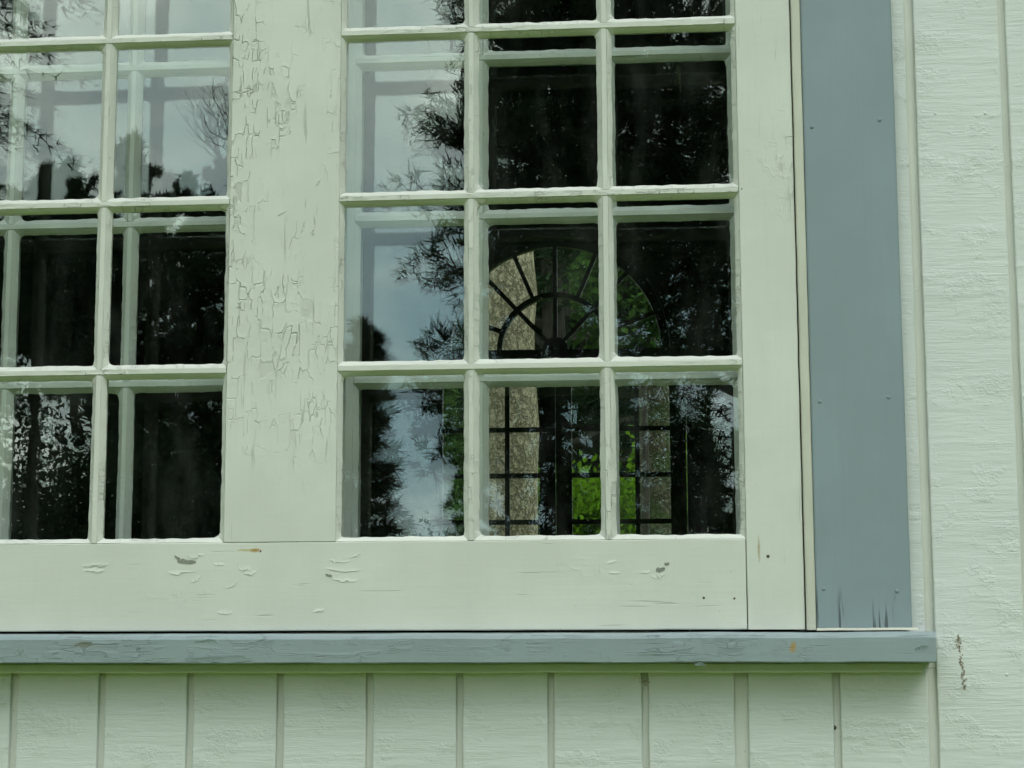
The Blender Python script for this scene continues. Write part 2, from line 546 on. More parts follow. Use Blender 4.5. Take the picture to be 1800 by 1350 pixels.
def stile_prof(l0, l1, y0, t, lip0, lip1, th):
    c = 0.0014
    a0, a1 = l0 - (.005 if lip0 else 0), l1 + (.005 if lip1 else 0)
    p = [(l0, y0 + c), (l0 + c * .3, y0 + c * .3), (l0 + c, y0), (l1 - c, y0), (l1 - c * .3, y0 + c * .3), (l1, y0 + c)]
    if lip1: p += [(l1, y0 + t + .0032), (a1, y0 + t + .0034), (a1, y0 + th)]
    else: p += [(l1, y0 + th)]
    if lip0: p += [(a0, y0 + th), (a0, y0 + t + .0034), (l0, y0 + t + .0032)]
    else: p += [(l0, y0 + th)]
    return p


def putty(parent, x0, x1, z0, z1, y0, t, b, mat, seed):
    """bevelled bead of putty round a pane, lumpy and rounded in the corners"""
    o3 = off(parent)
    rnd = random.Random(seed)
    rr = [rnd.choice((.001, .0015, .002, .003, .007)) for _ in range(4)]
    pts = []
    N = 36
    cs = [(x0, z0), (x1, z0), (x1, z1), (x0, z1)]
    for k in range(4):
        a, bb = cs[k], cs[(k + 1) % 4]
        for i in range(N):
            s = i / N
            s = .5 - .5 * math.cos(math.pi * s) if False else s
            pts.append((a[0] + (bb[0] - a[0]) * s, a[1] + (bb[1] - a[1]) * s))
    vs_, fs = [], []
    for (x, z) in pts:
        w = b * (1 + 0.13 * noise.noise(Vector((x * 22, z * 22, seed))) + .18 * noise.noise(Vector((x * 90, z * 90, seed + 3))))
        ix = min(max(x, x0 + w), x1 - w); iz = min(max(z, z0 + w), z1 - w)
        for q, (cx, cz_) in enumerate(cs):
            r = rr[q] + w * .2
            ax = x0 + w + r if cx == x0 else x1 - w - r
            az = z0 + w + r if cz_ == z0 else z1 - w - r
            dx, dz = (ix - ax), (iz - az)
            if (dx < 0) == (cx == x0) and (dz < 0) == (cz_ == z0) and dx and dz:
                L = math.hypot(dx, dz)
                if L > r: ix, iz = ax + dx / L * r, az + dz / L * r
        yy = y0 + .0006 + .0005 * noise.noise(Vector((x * 40, z * 40, seed + 9)))
        mx, mz = x * .5 + ix * .5, z * .5 + iz * .5
        e = .00015
        vs_ += [Vector((x, yy, z)) - o3, Vector((mx, y0 + t * .47, mz)) - o3, Vector((ix, y0 + t - e, iz)) - o3, Vector((x, y0 + t - e, z)) - o3]
    n = len(pts)
    for i in range(n):
        j = (i + 1) % n
        for a in range(4):
            bq = (a + 1) % 4
            fs.append((i * 4 + a, i * 4 + bq, j * 4 + bq, j * 4 + a))
    me = mesh_from('putty_bead', vs_, fs)
    bm = bmesh.new(); bm.from_mesh(me); bmesh.ops.recalc_face_normals(bm, faces=bm.faces); bm.to_mesh(me); bm.free()
    return link('putty_bead', me, mat, parent)


def pane(parent, x0, x1, z0, z1, y0, t, b, gmat, pmat, tilt, seed, th=.003):
    rnd = random.Random(seed)
    o3 = off(parent)
    cx, cz_ = (x0 + x1) / 2, (z0 + z1) / 2
    me = bpy.data.meshes.new('pane')
    hx, hz, hy = (x1 - x0) / 2 - .0004, (z1 - z0) / 2 - .0004, th / 2
    v = [(x, y, z) for x in (-hx, hx) for y in (-hy, hy) for z in (-hz, hz)]
    f = [(0, 1, 3, 2), (4, 6, 7, 5), (0, 4, 5, 1), (2, 3, 7, 6), (0, 2, 6, 4), (1, 5, 7, 3)]
    me.from_pydata(v, [], f)
    bm = bmesh.new(); bm.from_mesh(me); bmesh.ops.recalc_face_normals(bm, faces=bm.faces); bm.to_mesh(me); bm.free()
    o = link('pane', me, gmat, parent)
    o.location = Vector((cx, y0 + t + hy, cz_)) - o3
    if tilt: o.rotation_euler = (math.radians(rnd.gauss(0, tilt)), 0, math.radians(rnd.gauss(0, tilt)))
    if pmat:
        putty(o, x0, x1, z0, z1, y0, t, b, pmat, seed)
    return o


def build_sash(root, y0, t, b, th, mats, gmat, tilt, seed):
    ms, mm, mr, mx, mz, mp = mats
    zb, zt = Z(0.0016), Z(1.26)
    sweep('stile', ms, root, 'z', zb, zt, stile_prof(X_R + .0001, X_STILE_R, y0, t, True, False, th), amp=.00035)
    sweep('stile', ms, root, 'z', zb, zt, stile_prof(X_STILE_L, X_L - .0009, y0, t, False, True, th), amp=.00035)
    sweep('mullion', mm, root, 'z', Z(Z_RAIL_TOP) + .0004, Z(Z_TOP) - .0004, stile_prof(X_MULL[0], X_MULL[1], y0, t, True, True, th), amp=.00035)
    sweep('bottom_rail', mr, root, 'x', X_L, X_R - .0010, stile_prof(zb, Z(Z_RAIL_TOP), y0 + .0004, t, False, False, th), amp=.00035)
    sweep('top_rail', mr, root, 'x', X_L, X_R, stile_prof(Z(Z_TOP), zt, y0 + .0004, t, False, False, th), amp=.00035)
    groups = [(X_L, X_MULL[0], V_LEFT), (X_MULL[1], X_R, V_RIGHT)]
    k = 0
    for (xa, xb, vv) in groups:
        for r in ROWS:
            sweep('muntin', mx, root, 'x', xa + .0004, xb - .0004, muntin_prof(Z(r), y0 - .0004, t, .0082, th - .004), seg=.006, amp=.00028, freq=42)
        zz = [Z_RAIL_TOP] + ROWS + [Z_TOP]
        xx = [xa] + vv + [xb]
        for i in range(len(zz) - 1):
            z0 = Z(zz[i]) + (HALF if i else 0); z1 = Z(zz[i + 1]) - (HALF if i < len(zz) - 2 else 0)
            for xv in vv:
                sweep('muntin', mz, root, 'z', z0 + .0004, z1 - .0004, muntin_prof(xv, y0, t, .0082, th - .004), seg=.006, amp=.00028, freq=42)
            for j in range(len(xx) - 1):
                x0 = xx[j] + (HALF if j else 0); x1 = xx[j + 1] - (HALF if j < len(xx) - 2 else 0)
                pane(root, x0 + .0002, x1 - .0002, z0 + .0002, z1 - .0002, y0, t, b, gmat, mp, tilt, seed + k)
                k += 1


storm = empty('storm_window', SASH_BASE, 'wide white storm window with cracked peeling paint and small panes, above the blue sill', 'window')
build_sash(storm, 0.0, 0.0075, 0.0056, 0.030, (m_stile, m_mull, m_rail, m_munt_x, m_munt_z, m_putty), m_glass, 0.15, 100)
inner = empty('inner_window', (-0.45, 0.112, EYE), 'white small-paned inner window standing in the dark just behind the storm glass', 'window')
build_sash(inner, 0.112, 0.0085, 0.0066, 0.036, (m_inner,) * 6, m_glass2, 0.27, 300)

# nail holes and peeling paint on the storm window
def disc(name, px, py, y, r, mat, parent, dome=.0006, n=12):
    x, z = at(px, py, y)
    o3 = off(parent)
    v = [Vector((x, y - dome, z)) - o3]
    for rr, d in ((.6, dome * .8), (1.0, -.0002)):
        v += [Vector((x + r * rr * math.cos(a), y - d, z + r * rr * math.sin(a))) - o3 for a in [2 * math.pi * i / n for i in range(n)]]
    f = [(0, 1 + (i + 1) % n, 1 + i) for i in range(n)]
    f += [(1 + i, 1 + (i + 1) % n, 1 + n + (i + 1) % n, 1 + n + i) for i in range(n)]
    return link(name, mesh_from(name, v, f), mat, parent)


def flake(name, px, py, w, h, mat, parent, y=0.0, curl=.0022, ang=0.0, seed=1, up=True):
    """a chip of paint: sunk into the coat on one side, its ragged free edge lifting off"""
    rnd = random.Random(seed)
    cx, cz_ = at(px, py, y)
    o3 = off(parent)
    n, rows = 14, 4
    edge, back, lift = [], [], []
    lv = 0
    for i in range(n + 1):
        if rnd.random() < .35: lv = rnd.uniform(-.32, .3)
        edge.append(lv + rnd.uniform(-.05, .05)); back.append(rnd.uniform(-.1, .1))
        lift.append(rnd.uniform(.35, 1.0))
    v = []
    for j in range(rows + 1):
        u = j / rows
        for i in range(n + 1):
            s = i / n * 2 - 1
            tip = max(.08, 1 - abs(s) ** 3)
            lx = s * w / 2 + rnd.uniform(-1, 1) * w * .012
            lz = ((-.5 + back[i]) * (1 - u) + (.5 + edge[i]) * u) * h * (.35 + .65 * tip)
            d = (-.0003 + (.0003 + curl * lift[i] * tip) * u ** 1.6) if curl else .00025
            if not up: lz = -lz
            v.append(Vector((cx + lx * math.cos(ang) - lz * math.sin(ang), y - d, cz_ + lx * math.sin(ang) + lz * math.cos(ang))) - o3)
    q = n + 1
    f = [(j * q + i, j * q + i + 1, (j + 1) * q + i + 1, (j + 1) * q + i) for j in range(rows) for i in range(n)]
    if not up: f = [t[::-1] for t in f]
    me = mesh_from(name, v, f)
    o = link(name, me, mat, parent)
    sd = o.modifiers.new('thickness', 'SOLIDIFY'); sd.thickness = .0003; sd.offset = -1
    return o


for i, (px, py, w, h, a) in enumerate([(328, 987, 34, 9, -.05), (1161, 1001, 16, 10, .3), (578, 1011, 12, 5, -.2), (312, 980, 12, 6, -.6), (1172, 991, 9, 6, .1)]):
    flake('bare_patch', px, py, w * .00069, h * .00055, m_bare, storm, curl=0, ang=a, seed=i)
for i, (px, py, w, h, a, up) in enumerate([(168, 992, 46, 8, .03, 0), (165, 1002, 38, 6, .0, 0), (345, 975, 30, 7, .1, 0), (385, 991, 20, 5, -.1, 0),
                                           (432, 998, 26, 9, -.15, 0), (440, 1006, 22, 8, .1, 0), (318, 1005, 46, 6, 0, 0), (343, 1016, 18, 8, .4, 0),
                                           (596, 985, 34, 8, -.08, 0), (604, 1000, 60, 7, -.06, 0), (606, 1018, 44, 7, -.05, 0), (625, 975, 22, 6, .4, 0),
                                           (1158, 1010, 26, 9, .25, 0), (1075, 987, 18, 5, .2, 0), (1080, 1006, 20, 5, 0, 0), (1135, 1004, 16, 4, .1, 0),
                                           (405, 1026, 24, 7, .3, 0), (395, 1075, 26, 8, 0, 0), (560, 1072, 20, 6, .2, 0)]):
    flake('paint_flake', px, py, w * .00069, h * .0008, m_rail, storm, curl=.00045, ang=a, seed=20 + i, up=bool(up))
for i, (px, py, w, h, a) in enumerate([(536, 397, 30, 7, 1.25), (552, 405, 24, 6, 1.5), (499, 633, 18, 7, .9), (519, 616, 22, 5, 1.5), (503, 640, 16, 6, .3),
                                       (514, 745, 22, 7, 1.35), (497, 376, 22, 5, .5), (590, 425, 36, 4, 1.5), (561, 322, 20, 6, .9), (484, 262, 18, 5, .2),
                                       (512, 228, 20, 5, 1.4), (451, 742, 14, 5, -.6), (567, 742, 18, 5, 1.3), (584, 165, 22, 5, 1.5)]):
    flake('paint_flake', px, py, w * .00069, h * .00085, m_mull, storm, curl=.0011, ang=a, seed=60 + i)
for px, py in ((1237, 1051), (1291, 1052)):
    disc('nail_hole', px, py, .0004, .0022, m_hole, storm, .0002)
disc('nail_hole', 1350, 978, 0, .0026, m_hole, storm, .0002)
disc('nail_hole', 1304, 332, 0, .0012, m_hole, storm, .0002)
disc('nail_hole', 458, 969, .0004, .0013, m_hole, storm, .0002)

# ------------------------------------------------------------------ casing, sill, apron
xC, xD = 0.1827, 0.2954
casing = empty('casing_board', ((xC + xD) / 2, 0, EYE), 'smooth blue-grey upright board beside the storm window, standing on the sill', 'trim board')
sweep('board', m_blue, casing, 'z', Z(0.0032), Z(1.45), rbox(xC, xD, -.004, .018, .003), amp=.0002, freq=12)
sweep('edge_strip', m_cream, casing, 'z', Z(0.001), Z(1.45), rbox(X_STILE_R + .0016, xC - .0003, -.0035, .018, .0022), amp=.0003)
sweep('caulk_strip', m_cream, casing, 'x', xC, xD + .006, [(Z(0.0002), -.0062), (Z(0.0020), -.0056), (Z(0.0030), -.0043), (Z(.0030), .0), (Z(.0002), .0)], amp=.0005)
for px, py in ((1427, 223), (1546, 211), (1441, 706), (1562, 698), (1448, 1035), (1577, 1039)):
    disc('nail_head', px, py, -.0041, .0027, m_nail, casing, .0011)

# the casing goes on round the top and the far side of the window
sweep('board', m_blue, casing, 'z', Z(0.0032), Z(1.45), rbox(-1.2316, -1.1189, -.004, .018, .003), amp=.0002, freq=12)
sweep('edge_strip', m_cream, casing, 'z', Z(0.001), Z(1.45), rbox(-1.1186, X_STILE_L - .0022, -.0035, .018, .0022), amp=.0003)
sweep('board', m_blue, casing, 'x', -1.107, X_STILE_R + .002, rbox(Z(1.275), Z(1.45), -.004, .018, .003), amp=.0002, freq=12)

SX_END = at(1645.5, 1140, -.028)[0]
zs0 = at(800, 1166, -.028)[1]
sill = empty('window_sill', (-0.3, 0, EYE), 'cracked blue-grey sill board running under the whole storm window', 'window sill')
sweep('board', m_sill, sill, 'x', -1.24, SX_END,
      [(zs0, -.0262), (zs0 + .0015, -.028), (Z(-.0085), -.0285), (Z(-.0045), -.0265), (Z(-.0018), -.020), (Z(-.0012), .108), (Z(-.04), .108), (zs0, -.01)], seg=.010, amp=.0008, freq=11)
for i, (px, py, w, h, a) in enumerate([(385, 1159, 120, 11, .0), (150, 1131, 26, 8, .1), (40, 1145, 14, 7, .9), (1230, 1168, 20, 4, 0), (360, 1128, 40, 7, .1), (1620, 1140, 24, 8, .2)]):
    flake('paint_flake', px, py, w * .00068, h * .00068, m_sill, sill, y=-.0287, curl=.0013, ang=a, seed=120 + i)
za = at(800, 1183, .004)[1]
XA = at(1621, 1176, .004)[0]
apron = empty('apron_moulding', (-0.3, 0.004, Z(-.045)), 'narrow white moulding tucked under the blue-grey sill', 'moulding')
sweep('strip', m_groove, apron, 'x', -1.2, XA, rbox(za, zs0 - .0006, .003, .0176, .002), amp=.0006)

# ------------------------------------------------------------------ board wall
wall = empty('board_wall', (0.4, 0.018, 0), 'white rough-sawn wall of grooved upright boards around and below the window', 'wall')
Y_S = .018
gx = [at(a, 1260, Y_S)[0] for a in (17.0, 171.5, 327.5, 485.5, 643.5, 802.0, 963.0, 1128.5, 1291.5, 1465.5, 1632)]
gw = [.0088, .0085, .0085, .0085, .0082, .0080, .0072, .0080, .0165, .0085, .0105]
x753 = at(1753, 0, Y_S)[0]
pitch = 0.1088
edges = []           # (left, right) of every board
gl = list(zip(gx, gw))
while gl[0][0] > -2.6: gl.insert(0, (gl[0][0] - pitch, .0085))
xE = at(1588, 0, Y_S)[0]
gl[-1] = (xE, at(1604, 0, Y_S)[0] - xE)
gl.append((x753, at(1765.7, 0, Y_S)[0] - x753))
while gl[-1][0] < 2.2: gl.append((gl[-1][0] + pitch, .0085))
for i in range(len(gl) - 1):
    a, b = gl[i][0] + gl[i][1], gl[i + 1][0]
    runs = []
    if a > 0.29: runs = [(0.02, 3.9)]
    elif b > 0.29: runs = [(0.02, Z(-.005)), (Z(-.0049), 3.9)] if False else [(0.02, 3.9)]
    elif b < -1.2: runs = [(0.02, 3.9)]
    else: runs = [(0.02, za + .004), (Z(1.42), 3.9)]
    for (z0, z1) in runs:
        if b > 0.29 and a < 0.29 and z0 < 1:
            pass
        sweep('siding_board', m_siding, wall, 'z', z0, z1, rbox(a, b, Y_S, Y_S + .0069, .0016), seg=.02, amp=.0005, freq=22)
for (x0, x1, z0, z1) in ((-2.7, 2.3, 0, Z(-.045)), (-2.7, -1.19, Z(-.045), 3.9), (.19, 2.3, Z(-.045), 3.9), (-1.19, .19, Z(1.40), 3.9)):
    box('groove_backing', m_groove, wall, x0, x1, Y_S + .0070, Y_S + .0125, z0 + .0003, z1 - .0003)
for px, py in ((1644, 199), (1732, 199), (1770, 1186)):
    disc('nail_head', px, py, Y_S - .0002, .0021, m_siding, wall, .0009)
disc('knot_hole', 1467, 1279, Y_S + .0058, .0026, m_hole, wall, .0004)
for i in range(22):
    flake('dirt_speck', 1134 + random.gauss(0, 5), 1196 + random.gauss(0, 6), random.uniform(1.2, 3) * .0007, random.uniform(1, 3) * .0007, m_wound, wall, y=Y_S - .0002, curl=0, seed=400 + i, ang=random.uniform(0, 3))
# rough brown wound in the board right of the sill
for i in range(80):
    q = random.random()
    x = 1684 + 12 * q + random.gauss(0, 2.4); y_ = 1116 + 96 * q
    flake('bare_patch', x, y_, random.uniform(1.2, 3.6) * .0007, random.uniform(1.5, 4) * .0007, m_wound if i % 30 else m_hole, wall, y=Y_S - .0002, curl=0, seed=200 + i, ang=random.uniform(0, 3))
tag(wall, None, None)

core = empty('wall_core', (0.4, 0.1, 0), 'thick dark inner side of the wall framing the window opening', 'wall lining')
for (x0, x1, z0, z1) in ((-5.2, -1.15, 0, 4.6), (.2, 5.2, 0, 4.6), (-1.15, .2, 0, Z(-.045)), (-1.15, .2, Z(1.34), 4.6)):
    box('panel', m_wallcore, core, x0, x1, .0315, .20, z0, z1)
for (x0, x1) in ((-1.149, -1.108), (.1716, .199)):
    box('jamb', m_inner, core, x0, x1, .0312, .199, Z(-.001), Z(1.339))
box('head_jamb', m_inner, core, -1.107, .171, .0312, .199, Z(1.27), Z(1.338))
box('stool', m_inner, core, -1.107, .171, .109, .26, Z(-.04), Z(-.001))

# ------------------------------------------------------------------ the dark hall behind the window
Y_F = 7.0
FLOOR = 0.45
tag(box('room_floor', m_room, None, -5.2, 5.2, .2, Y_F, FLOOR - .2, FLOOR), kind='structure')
tag(box('room_ceiling', m_room, None, -5.4, 5.4, -.7, Y_F + .5, 4.6, 4.8), kind='structure')  # front overhang added as an unseen eave that blocks high skylight
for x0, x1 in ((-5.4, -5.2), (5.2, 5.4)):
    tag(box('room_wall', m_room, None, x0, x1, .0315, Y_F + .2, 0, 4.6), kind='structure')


def far(px, py): return at(px, py, Y_F)


FX = far(975, 612)[0]; FZ = far(975, 612)[1]
PXM = (Y_F + DIST) / F_PX           # metres per photo pixel on the far wall
R_OUT = 198 * PXM
x_l, x_r = FX - 232 * PXM, FX + 232 * PXM
z_tr = far(975, 636)[1]
# far wall with an arched opening
fw_v, fw_f = [], []
NS = 40
top = 4.6
for yy in (Y_F, Y_F + .2):
    for i in range(NS + 1):
        a = math.pi * i / NS
        fw_v.append((FX + (R_OUT + .02) * math.cos(a), yy, FZ + (R_OUT + .02) * math.sin(a)))
    for i in range(NS + 1):
        a = math.pi * i / NS
        k = min(((x_r - FX)) / max(1e-6, abs(math.cos(a))), (top - FZ) / max(1e-6, math.sin(a)))
        fw_v.append((FX + k * math.cos(a), yy, FZ + k * math.sin(a)))
M = 2 * (NS + 1)
for i in range(NS):
    fw_f += [(i, i + 1, NS + 2 + i, NS + 1 + i), (M + i, M + NS + 1 + i, M + NS + 2 + i, M + i + 1), (i, M + i, M + i + 1, i + 1)]
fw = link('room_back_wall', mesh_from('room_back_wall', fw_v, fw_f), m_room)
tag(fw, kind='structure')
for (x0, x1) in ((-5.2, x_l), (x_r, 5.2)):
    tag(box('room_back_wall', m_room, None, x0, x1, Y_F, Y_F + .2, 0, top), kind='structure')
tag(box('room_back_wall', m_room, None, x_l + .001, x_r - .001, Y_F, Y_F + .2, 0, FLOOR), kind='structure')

# fanlight
fan = empty('fanlight_window', (FX, Y_F + .08, FZ), 'dark half-round fanlight with spokes over the double doors across the room', 'window')


def arc_bar(name, r0, r1, a0=0.0, a1=math.pi, y0=Y_F + .05, y1=Y_F + .10, mat=m_dark_wood):
    n = 40
    o3 = off(fan)
    v, f = [], []
    for i in range(n + 1):
        a = a0 + (a1 - a0) * i / n
        for r, y in ((r0, y0), (r1, y0), (r1, y1), (r0, y1)):
            v.append(Vector((FX + r * math.cos(a), y, FZ + r * math.sin(a))) - o3)
    for i in range(n):
        for j in range(4):
            k = (j + 1) % 4
            f.append((i * 4 + j, i * 4 + k, i * 4 + 4 + k, i * 4 + 4 + j))
    f += [(0, 1, 2, 3), (n * 4 + 3, n * 4 + 2, n * 4 + 1, n * 4)]
    return link(name, mesh_from(name, v, f), mat, fan)


def spoke(a, r0, r1, w=7.5):
    o3 = off(fan)
    w = w * PXM / 2
    ca, sa = math.cos(a), math.sin(a)
    v = []
    for y in (Y_F + .055, Y_F + .095):
        for r, s in ((r0, -1), (r1, -1), (r1, 1), (r0, 1)):
            v.append(Vector((FX + r * ca - s * w * sa, y, FZ + r * sa + s * w * ca)) - o3)
    f = [(0, 1, 2, 3), (7, 6, 5, 4), (0, 4, 5, 1), (1, 5, 6, 2), (2, 6, 7, 3), (3, 7, 4, 0)]
    link('spoke', mesh_from('spoke', v, f), m_dark_wood, fan)


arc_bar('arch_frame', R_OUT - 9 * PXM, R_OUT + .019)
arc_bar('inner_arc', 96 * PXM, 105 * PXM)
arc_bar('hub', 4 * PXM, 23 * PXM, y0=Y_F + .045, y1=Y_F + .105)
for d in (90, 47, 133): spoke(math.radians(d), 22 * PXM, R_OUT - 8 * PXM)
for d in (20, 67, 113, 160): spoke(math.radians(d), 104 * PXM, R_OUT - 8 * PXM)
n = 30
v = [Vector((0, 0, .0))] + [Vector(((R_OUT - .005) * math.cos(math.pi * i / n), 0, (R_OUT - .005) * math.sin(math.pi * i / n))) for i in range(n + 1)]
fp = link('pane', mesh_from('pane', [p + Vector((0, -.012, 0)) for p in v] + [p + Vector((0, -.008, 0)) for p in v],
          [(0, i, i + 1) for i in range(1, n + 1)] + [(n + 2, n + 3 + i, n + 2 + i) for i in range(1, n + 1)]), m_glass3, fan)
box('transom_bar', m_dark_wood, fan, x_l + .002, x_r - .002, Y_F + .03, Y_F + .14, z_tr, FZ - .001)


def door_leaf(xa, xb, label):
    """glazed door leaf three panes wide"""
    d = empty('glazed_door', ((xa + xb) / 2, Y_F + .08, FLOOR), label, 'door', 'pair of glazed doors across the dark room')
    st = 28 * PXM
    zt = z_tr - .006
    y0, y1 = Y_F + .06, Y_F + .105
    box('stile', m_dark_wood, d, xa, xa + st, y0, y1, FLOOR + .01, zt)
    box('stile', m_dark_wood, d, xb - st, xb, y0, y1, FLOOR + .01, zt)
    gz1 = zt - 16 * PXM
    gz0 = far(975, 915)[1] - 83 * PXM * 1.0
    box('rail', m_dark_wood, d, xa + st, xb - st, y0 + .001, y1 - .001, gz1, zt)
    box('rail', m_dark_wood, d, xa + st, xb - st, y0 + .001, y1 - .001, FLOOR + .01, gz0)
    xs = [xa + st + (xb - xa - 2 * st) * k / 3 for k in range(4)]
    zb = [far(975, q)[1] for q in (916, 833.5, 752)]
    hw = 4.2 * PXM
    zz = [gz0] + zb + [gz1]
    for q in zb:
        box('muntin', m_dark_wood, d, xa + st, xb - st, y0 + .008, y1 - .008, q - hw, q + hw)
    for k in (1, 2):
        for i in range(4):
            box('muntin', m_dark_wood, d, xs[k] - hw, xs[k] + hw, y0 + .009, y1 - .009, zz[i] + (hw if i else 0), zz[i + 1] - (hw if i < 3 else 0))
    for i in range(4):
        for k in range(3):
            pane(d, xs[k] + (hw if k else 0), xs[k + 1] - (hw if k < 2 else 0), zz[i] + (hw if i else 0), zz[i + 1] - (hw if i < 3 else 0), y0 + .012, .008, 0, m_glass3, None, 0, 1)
    return d


xm = far(975.5, 800)[0]
door_leaf(xm - 231 * PXM, xm - .002, 'dark glazed door in front of the pale lichened trunk')
door_leaf(xm + .002, xm + 231 * PXM, 'dark glazed door in front of the bright green leaves')

# ------------------------------------------------------------------ trees
def tube(path, radii, sides=8):
    v, f = [], []
    for i, (p, r) in enumerate(zip(path, radii)):
        d = (path[min(i + 1, len(path) - 1)] - path[max(i - 1, 0)]).normalized()
        a = d.orthogonal().normalized(); b = d.cross(a)
        for k in range(sides):
            an = 2 * math.pi * k / sides
            v.append(p + (a * math.cos(an) + b * math.sin(an)) * r)
    for i in range(len(path) - 1):
        for k in range(sides):
            k2 = (k + 1) % sides
            f.append((i * sides + k, i * sides + k2, (i + 1) * sides + k2, (i + 1) * sides + k))
    return v, f


class Acc:
    def __init__(self): self.v, self.f = [], []

    def add(self, v, f):
        o = len(self.v); self.v += v; self.f += [tuple(i + o for i in q) for q in f]


def needles(name, P, D, L, Wd, mat, parent, spread=0.0):
    """one thin triangle per needle spray: base points P, directions D, lengths L"""
    P = np.asarray(P, float); D = np.asarray(D, float)
    N = len(P)
    if spread: D = D + RNG.normal(0, spread, D.shape)
    D /= np.linalg.norm(D, axis=1, keepdims=True) + 1e-9
    side = np.cross(D, RNG.normal(0, 1, D.shape)); side /= np.linalg.norm(side, axis=1, keepdims=True) + 1e-9
    L = np.broadcast_to(np.asarray(L, float), (N,))[:, None]; Wd = np.broadcast_to(np.asarray(Wd, float), (N,))[:, None]
    V = np.empty((N, 3, 3))
    V[:, 0] = P - side * Wd / 2; V[:, 1] = P + side * Wd / 2; V[:, 2] = P + D * L
    V = V.reshape(-1, 3) - np.array(off(parent))
    me = bpy.data.meshes.new(name)
    me.vertices.add(N * 3); me.vertices.foreach_set('co', V.ravel().astype(np.float32))
    me.loops.add(N * 3); me.loops.foreach_set('vertex_index', np.arange(N * 3, dtype=np.int32))
    me.polygons.add(N); me.polygons.foreach_set('loop_start', np.arange(0, N * 3, 3, dtype=np.int32)); me.polygons.foreach_set('loop_total', np.full(N, 3, np.int32))
    me.update(calc_edges=True)
    return link(name, me, mat, parent)


def leaves(name, P, size, mat, parent):
    """small rhombic leaves facing every way"""
    P = np.asarray(P, float); N = len(P)
    A = RNG.normal(0, 1, (N, 3)); A[:, 2] -= .3; A /= np.linalg.norm(A, axis=1, keepdims=True)
    B = np.cross(A, RNG.normal(0, 1, (N, 3))); B /= np.linalg.norm(B, axis=1, keepdims=True)
    s = (size * RNG.uniform(.6, 1.3, N))[:, None]
    V = np.empty((N, 4, 3))
    V[:, 0] = P; V[:, 1] = P + A * s * .5 + B * s * .32; V[:, 2] = P + A * s; V[:, 3] = P + A * s * .5 - B * s * .32
    V = V.reshape(-1, 3) - np.array(off(parent))
    me = bpy.data.meshes.new(name)
    me.vertices.add(N * 4); me.vertices.foreach_set('co', V.ravel().astype(np.float32))
    me.loops.add(N * 4); me.loops.foreach_set('vertex_index', np.arange(N * 4, dtype=np.int32))
    me.polygons.add(N); me.polygons.foreach_set('loop_start', np.arange(0, N * 4, 4, dtype=np.int32)); me.polygons.foreach_set('loop_total', np.full(N, 4, np.int32))
    me.update(calc_edges=True)
    return link(name, me, mat, parent)


def bez(p0, d, length, droop, n):
    """points of a limb that starts along d and bends down (droop > 0) or up"""
    out = []
    for i in range(n + 1):
        s = i / n
        out.append(p0 + d * (length * s) + Vector((0, 0, -droop * length * s * s)))
    return out


def spruce(x, y, h, R, label, levels, per, twig_step, needle, nw, k, zbase=0.15, seed=1, mat=None, droop=.45, group=None, power=.85, tipup=0.0):
    rnd = random.Random(seed)
    root = empty('spruce_tree', (x, y, 0), label, 'tree', group)
    o3 = Vector((x, y, 0))
    tr = Acc(); tr.add(*tube([Vector((0, 0, h * i / 8)) for i in range(9)], [max(.006, R * .06 * (1 - i / 8.2)) for i in range(9)], 8))
    link('trunk', mesh_from('trunk', tr.v, tr.f, True), m_bark_dark, root)
    br = Acc(); P, D, Ls = [], [], []
    for li in range(levels):
        t = li / (levels - 1)
        z = h * (zbase + (1 - zbase) * t ** .93) * .995
        rl = R * ((1 - t) ** power) + R * .03
        for b in range(per):
            a = 2 * math.pi * (b + rnd.uniform(-.35, .35)) / per + li * 1.3
            ln = rl * rnd.uniform(.72, 1.14)
            up = .15 + .75 * t
            d = Vector((math.cos(a), math.sin(a), up * .6)).normalized()
            pts = bez(Vector((0, 0, z + rnd.uniform(-.5, .5) * h / levels)), d, ln, droop * (1 - t * .8), 7)
            if tipup:
                pts = [p + Vector((0, 0, tipup * ln * (i / 7) ** 4)) for i, p in enumerate(pts)]
            br.add(*tube(pts, [max(.0025, .022 * ln * (1 - i / 7.5)) for i in range(8)], 4))
            m = max(3, int(ln / twig_step))
            sidev = d.cross(Vector((0, 0, 1))).normalized()
            for q in range(m + 1):
                s = .12 + .88 * q / m
                i0 = min(6, int(s * 7)); fr = s * 7 - i0
                p = pts[i0].lerp(pts[i0 + 1], min(1, fr)); tdir = (pts[i0 + 1] - pts[i0]).normalized()
                tl = ln * .34 * (1 - s * .72) * rnd.uniform(.7, 1.2) + twig_step * .6
                for sgn in (-1, 1, 0):
                    td = (tdir * rnd.uniform(.55, 1.0) + sidev * sgn * rnd.uniform(.5, .9) + Vector((0, 0, -rnd.uniform(.0, .35)))).normalized()
                    if sgn == 0: td = tdir; 
                    nseg = max(2, int(tl / twig_step * 1.6))
                    for e in range(nseg + 1):
                        pp = p + td * (tl * e / nseg) + Vector((0, 0, -tl * .16 * (e / nseg) ** 2))
                        for kk in range(k):
                            P.append(pp); dd = td * rnd.uniform(.5, 1.2) + Vector((rnd.gauss(0, .6), rnd.gauss(0, .6), rnd.gauss(0, .5)))
                            D.append(dd); Ls.append(needle * rnd.uniform(.6, 1.25))
    tag(link('branches', mesh_from('branches', br.v, br.f), m_bark_dark, root), kind='stuff')
    P = np.array([(p.x + x, p.y + y, p.z) for p in P]); D = np.array([tuple(d) for d in D])
    tag(needles('crown', P, D, np.array(Ls), nw, mat or m_spruce, root), kind='stuff')
    return root


